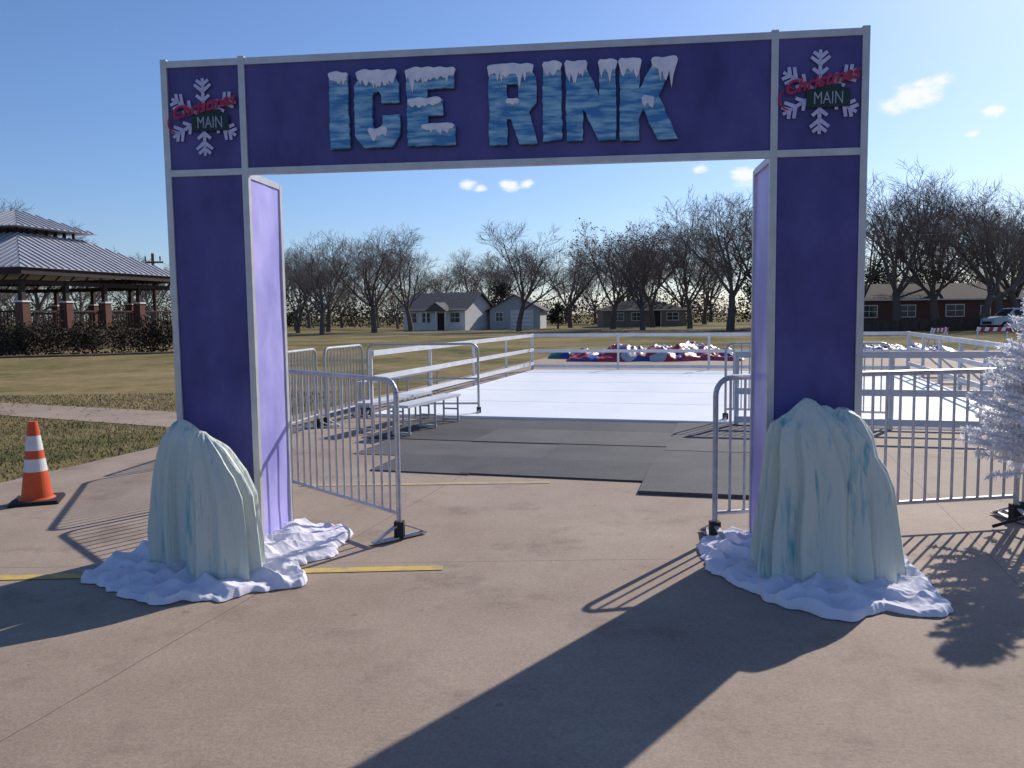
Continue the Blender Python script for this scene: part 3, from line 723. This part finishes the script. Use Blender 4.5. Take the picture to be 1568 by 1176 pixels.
b=MB(); b.box((0,0,.6),(15.6,15.6,1.2)); b.obj('deck',[M_wood],parent=pv)

# ---------------------------------------------------------------- houses
def windows(b,pos,wall_y,mi_f,mi_g):
    for (x,z,w_,h_) in pos:
        b.box((x,wall_y-.03,z),(w_+.2,.08,h_+.2),mi_f); b.box((x,wall_y-.05,z),(w_,.08,h_),mi_g)
        b.box((x,wall_y-.075,z),(.05,.08,h_),mi_f); b.box((x,wall_y-.075,z),(w_,.075,.05),mi_f)
def house(name,x,y,w_,d_,h_,rh,wm,rm,gable='x',rz=0,wins=(),door=None,gar=None,porch=None):
    e=empty(name,(x,y,0),rz)
    b=MB(); b.box((0,0,h_/2),(w_,d_,h_))
    o=.45
    if gable=='x':
        for s in (-1,1): b.add([(s*w_/2,-d_/2,h_),(s*w_/2,d_/2,h_),(s*w_/2,0,h_+rh)],[(0,1,2)])
    elif gable=='y':
        for s in (-1,1): b.add([(-w_/2,s*d_/2,h_),(w_/2,s*d_/2,h_),(0,s*d_/2,h_+rh)],[(0,1,2)])
    b.obj('walls',[wm],parent=e)
    b=MB(); t=.14
    if gable=='x':
        k=rh/(d_/2); zo=h_-o*k
        for s in (-1,1):
            b.add([(-w_/2-o,s*(d_/2+o),zo+.02),(w_/2+o,s*(d_/2+o),zo+.02),(w_/2+o,0,h_+rh+.02),(-w_/2-o,0,h_+rh+.02),(-w_/2-o,s*(d_/2+o),zo+t),(w_/2+o,s*(d_/2+o),zo+t),(w_/2+o,0,h_+rh+t),(-w_/2-o,0,h_+rh+t)],[(0,1,2,3),(4,5,6,7),(0,1,5,4),(1,2,6,5),(3,0,4,7)])
    elif gable=='y':
        k=rh/(w_/2); zo=h_-o*k
        for s in (-1,1):
            b.add([(s*(w_/2+o),-d_/2-o,zo+.02),(s*(w_/2+o),d_/2+o,zo+.02),(0,d_/2+o,h_+rh+.02),(0,-d_/2-o,h_+rh+.02),(s*(w_/2+o),-d_/2-o,zo+t),(s*(w_/2+o),d_/2+o,zo+t),(0,d_/2+o,h_+rh+t),(0,-d_/2-o,h_+rh+t)],[(0,1,2,3),(4,5,6,7),(0,1,5,4),(1,2,6,5),(3,0,4,7)])
    else:
        r_=w_/2-d_/2
        b.add([(-w_/2-o,-d_/2-o,h_),(w_/2+o,-d_/2-o,h_),(w_/2+o,d_/2+o,h_),(-w_/2-o,d_/2+o,h_),(-r_,0,h_+rh),(r_,0,h_+rh)],[(0,1,5,4),(1,2,5),(2,3,4,5),(3,0,4),(3,2,1,0)])
    b.obj('roof',[rm],parent=e)
    b=MB(); windows(b,wins,-d_/2,0,1)
    if door: b.box((door,-d_/2-.03,1.05),(1.1,.08,2.1),0); b.box((door,-d_/2-.05,1.03),(.9,.08,2.0),2)
    if gar: b.box((gar,-d_/2-.03,1.15),(2.8,.08,2.3),0); [b.box((gar,-d_/2-.075,.3+.5*i),(2.6,.02,.03),2) for i in range(4)]
    if gable!='y': b.box((0,-d_/2-.46,h_-.06),(w_+.8,.05,.14),0)
    b.obj('windows_and_door',[M_white,M_glass,M_brownp],parent=e)
    if porch:
        b=MB(); px,pw,pd=porch
        b.add([(px-pw/2,-d_/2-pd,h_-.25),(px+pw/2,-d_/2-pd,h_-.25),(px+pw/2,-d_/2,h_-.1),(px-pw/2,-d_/2,h_-.1),(px,-d_/2-pd,h_+.8),(px,-d_/2+1,h_+.8)],[(0,1,4),(1,2,5,4),(3,0,4,5),(0,3,2,1)],0)
        for s in (-1,0,1): b.box((px+s*(pw/2-.2),-d_/2-pd+.15,(h_-.27)/2),(.14,.14,h_-.27),1)
        b.obj('porch',[rm,M_white],parent=e)
house('white_house',-7.7,101,8.4,7.5,2.5,1.9,M_wallw,M_shing,'x',-R(24),wins=((-2.9,1.5,1.1,1.1),(-1.0,1.5,1.0,1.1),(2.9,1.5,1.2,1.1)),door=1.0,porch=(1.0,3.0,1.4))
house('grey_garage_house',1.0,104,6.2,8,2.4,1.7,M_wallg,M_shing,'y',-R(8),wins=((-1.9,1.5,.8,1.0),),gar=.9)
house('tan_house',17.0,108,10.5,7,2.2,1.2,M_tan,M_shingd,'hip',0,wins=((-3.4,1.3,1.4,.9),(-1,1.3,1.2,.9),(3.6,1.3,1.4,.9)),door=1.6)
house('brick_house',45,88,26,9,2.8,1.7,M_brick,M_shingd,'hip',R(3),wins=((-9,1.6,1.6,1.1),(-5,1.6,1.6,1.1),(0,1.6,1.8,1.1),(8,1.6,1.6,1.1)),door=3.2)
b=MB()
for i in range(40): b.box((28+i*.76,66,.45),(.74,.12,.9),0); b.box((28+i*.76-.38,65.9,.5),(.1,.1,1.0),0)
b.obj('low_fence',[M_wood])
for i,(x,y,h) in enumerate([(-24.3,56,6.2),(-33,90,9)]):
    b=MB(); b.tube((0,0,0),(0,0,h),.14,.10,8); b.beam((-.7,0,h-.6),(.7,0,h-.6),.1,.12); b.tube((.5,0,h-.5),(.5,0,h-.2),.05); b.tube((-.5,0,h-.5),(-.5,0,h-.2),.05); b.tube((.25,0,h-1.6),(.25,0,h-1.0),.16,n=10)
    b.obj('utility_pole',[M_wood],loc=(x,y,0))

# ---------------------------------------------------------------- SUV
def suv(x,y,rz):
    b=MB(); hw=.93
    prof=[(-2.35,.45),(-2.38,.85),(-2.25,1.02),(-2.1,1.1),(-1.95,1.68),(-1.7,1.76),(.55,1.76),(.75,1.70),(1.35,1.12),(2.15,1.0),(2.35,.85),(2.38,.45)]
    ins=lambda z: .0 if z<1.12 else (z-1.12)*.28
    n=len(prof); vs=[(px,-(hw-ins(z)),z) for px,z in prof]+[(px,(hw-ins(z)),z) for px,z in prof]
    b.add(vs,[tuple(range(n)),tuple(range(2*n-1,n-1,-1))]+[(i,i+n,(i+1)%n+n,(i+1)%n) for i in range(n)],0)
    for s in (-1,1):
        for (x0,x1,xt0,xt1) in ((-1.9,-1.05,-1.78,-1.05),(-.95,-.05,-.95,-.05),(.05,1.15,.05,.68)):
            z0,z1=1.16,1.62
            b.add([(x0,s*(hw-ins(z0)+.012),z0),(x1,s*(hw-ins(z0)+.012),z0),(xt1,s*(hw-ins(z1)+.012),z1),(xt0,s*(hw-ins(z1)+.012),z1)],[(0,1,2,3)],1)
        for wx in (-1.45,1.45):
            b.tube((wx,s*.72,.36),(wx,s*.95,.36),.37,.37,20,2); b.tube((wx,s*.95,.36),(wx,s*.965,.36),.2,.2,14,3)
    b.add([(1.33,-.78,1.15),(1.33,.78,1.15),(.80,.72,1.67),(.80,-.72,1.67)],[(0,1,2,3)],1)
    b.box((2.39,0,.62),(.03,1.2,.2),2)
    for s in (-1,1): b.box((2.37,s*.72,.85),(.05,.3,.14),3)
    b.obj('parked_suv',[M_car,M_glass,M_black,M_alu],loc=(x,y,.02),rz=rz)
suv(39.6,64,R(180)); suv(44.5,69,R(178))
# ---------------------------------------------------------------- deflated inflatables
def heap(name,x,y,rx,ry,h,seed,cols):
    m,nt2,bs=nt_new(name+'_vinyl'); bs.inputs['Roughness'].default_value=.45
    tcx=N(nt2,'ShaderNodeTexCoord'); vo=N(nt2,'ShaderNodeTexVoronoi'); vo.inputs['Scale'].default_value=2.0; nt2.links.new(tcx.outputs['Object'],vo.inputs['Vector'])
    r=N(nt2,'ShaderNodeValToRGB'); r.color_ramp.interpolation='CONSTANT'
    r.color_ramp.elements[0].color=(*cols[0],1); r.color_ramp.elements[1].position=1/len(cols); r.color_ramp.elements[1].color=(*cols[1],1)
    for i in range(2,len(cols)): e=r.color_ramp.elements.new(i/len(cols)); e.color=(*cols[i],1)
    sp=N(nt2,'ShaderNodeSeparateColor'); nt2.links.new(vo.outputs['Color'],sp.inputs[0]); nt2.links.new(sp.outputs[0],r.inputs[0]); nt2.links.new(r.outputs[0],bs.inputs['Base Color'])
    b=MB(); nn=140; k=60; vs=[];fs=[]
    for j in range(k+1):
        for i in range(nn+1):
            u=-1+2*i/nn; v=-1+2*j/k
            e=max(0,1-u*u)**.3*max(0,1-v*v)**.4
            z=h*e*(.35+.65*abs(noise.noise(Vector((u*rx*1.0,v*ry*1.0,seed))))*2+.4*abs(noise.noise(Vector((u*rx*3,v*ry*3,seed))))+.25*abs(noise.noise(Vector((u*rx*7,v*ry*7,seed)))))
            vs.append((u*rx*(1+.08*noise.noise(Vector((v*3,0,seed)))),v*ry*(1+.3*noise.noise(Vector((u*3,1,seed)))),z))
    for j in range(k):
        for i in range(nn):
            q=j*(nn+1)+i; fs.append((q,q+1,q+nn+2,q+nn+1))
    b.add(vs,fs); b.obj(name,[m],smooth=True,loc=(x,y,.013),rz=-A16*.4)
RED=(.40,.03,.05);BLU=(.03,.06,.28);WHT=(.45,.45,.5);GRN=(.03,.2,.08);PNK=(.38,.07,.12);PUR=(.12,.05,.2)
heap('deflated_inflatable',5.3,30.8,3.1,1.7,.50,4.4,[RED,BLU,RED,WHT,PNK,BLU,RED,PUR,RED])
heap('deflated_inflatable',2.4,32.6,.9,1.0,.28,8.4,[GRN,GRN,BLU,GRN])
heap('deflated_inflatable',15.6,33.4,2.2,1.2,.30,1.4,[BLU,BLU,(.02,.02,.08),PUR,BLU])
def barricade(x,y,rz):
    b=MB()
    for s in (-1,1):
        b.beam((s*.55,-.22,.0),(s*.55,0,.95),.05,.04,0); b.beam((s*.55,.22,.0),(s*.55,.0,.95),.05,.04,0)
    for z,yy in ((.85,-.05),):
        for i in range(8):
            x0=-.62+1.24*i/8; x1=x0+1.24/8; sk=.05
            b.add([(x0,yy-.03,z-.08),(x1,yy-.03,z-.08),(x1+sk,yy-.03,z+.08),(x0+sk,yy-.03,z+.08),(x0,yy,z-.08),(x1,yy,z-.08),(x1+sk,yy,z+.08),(x0+sk,yy,z+.08)],[(0,1,2,3),(7,6,5,4),(3,2,6,7),(0,4,5,1)],1 if i%2 else 0)
    b.obj('striped_barricade',[M_white,M_red],loc=(x,y,.012),rz=rz)
for x,y,r_ in ((18.2,34.8,.6),(20.6,35,-.5)): barricade(x,y,r_)
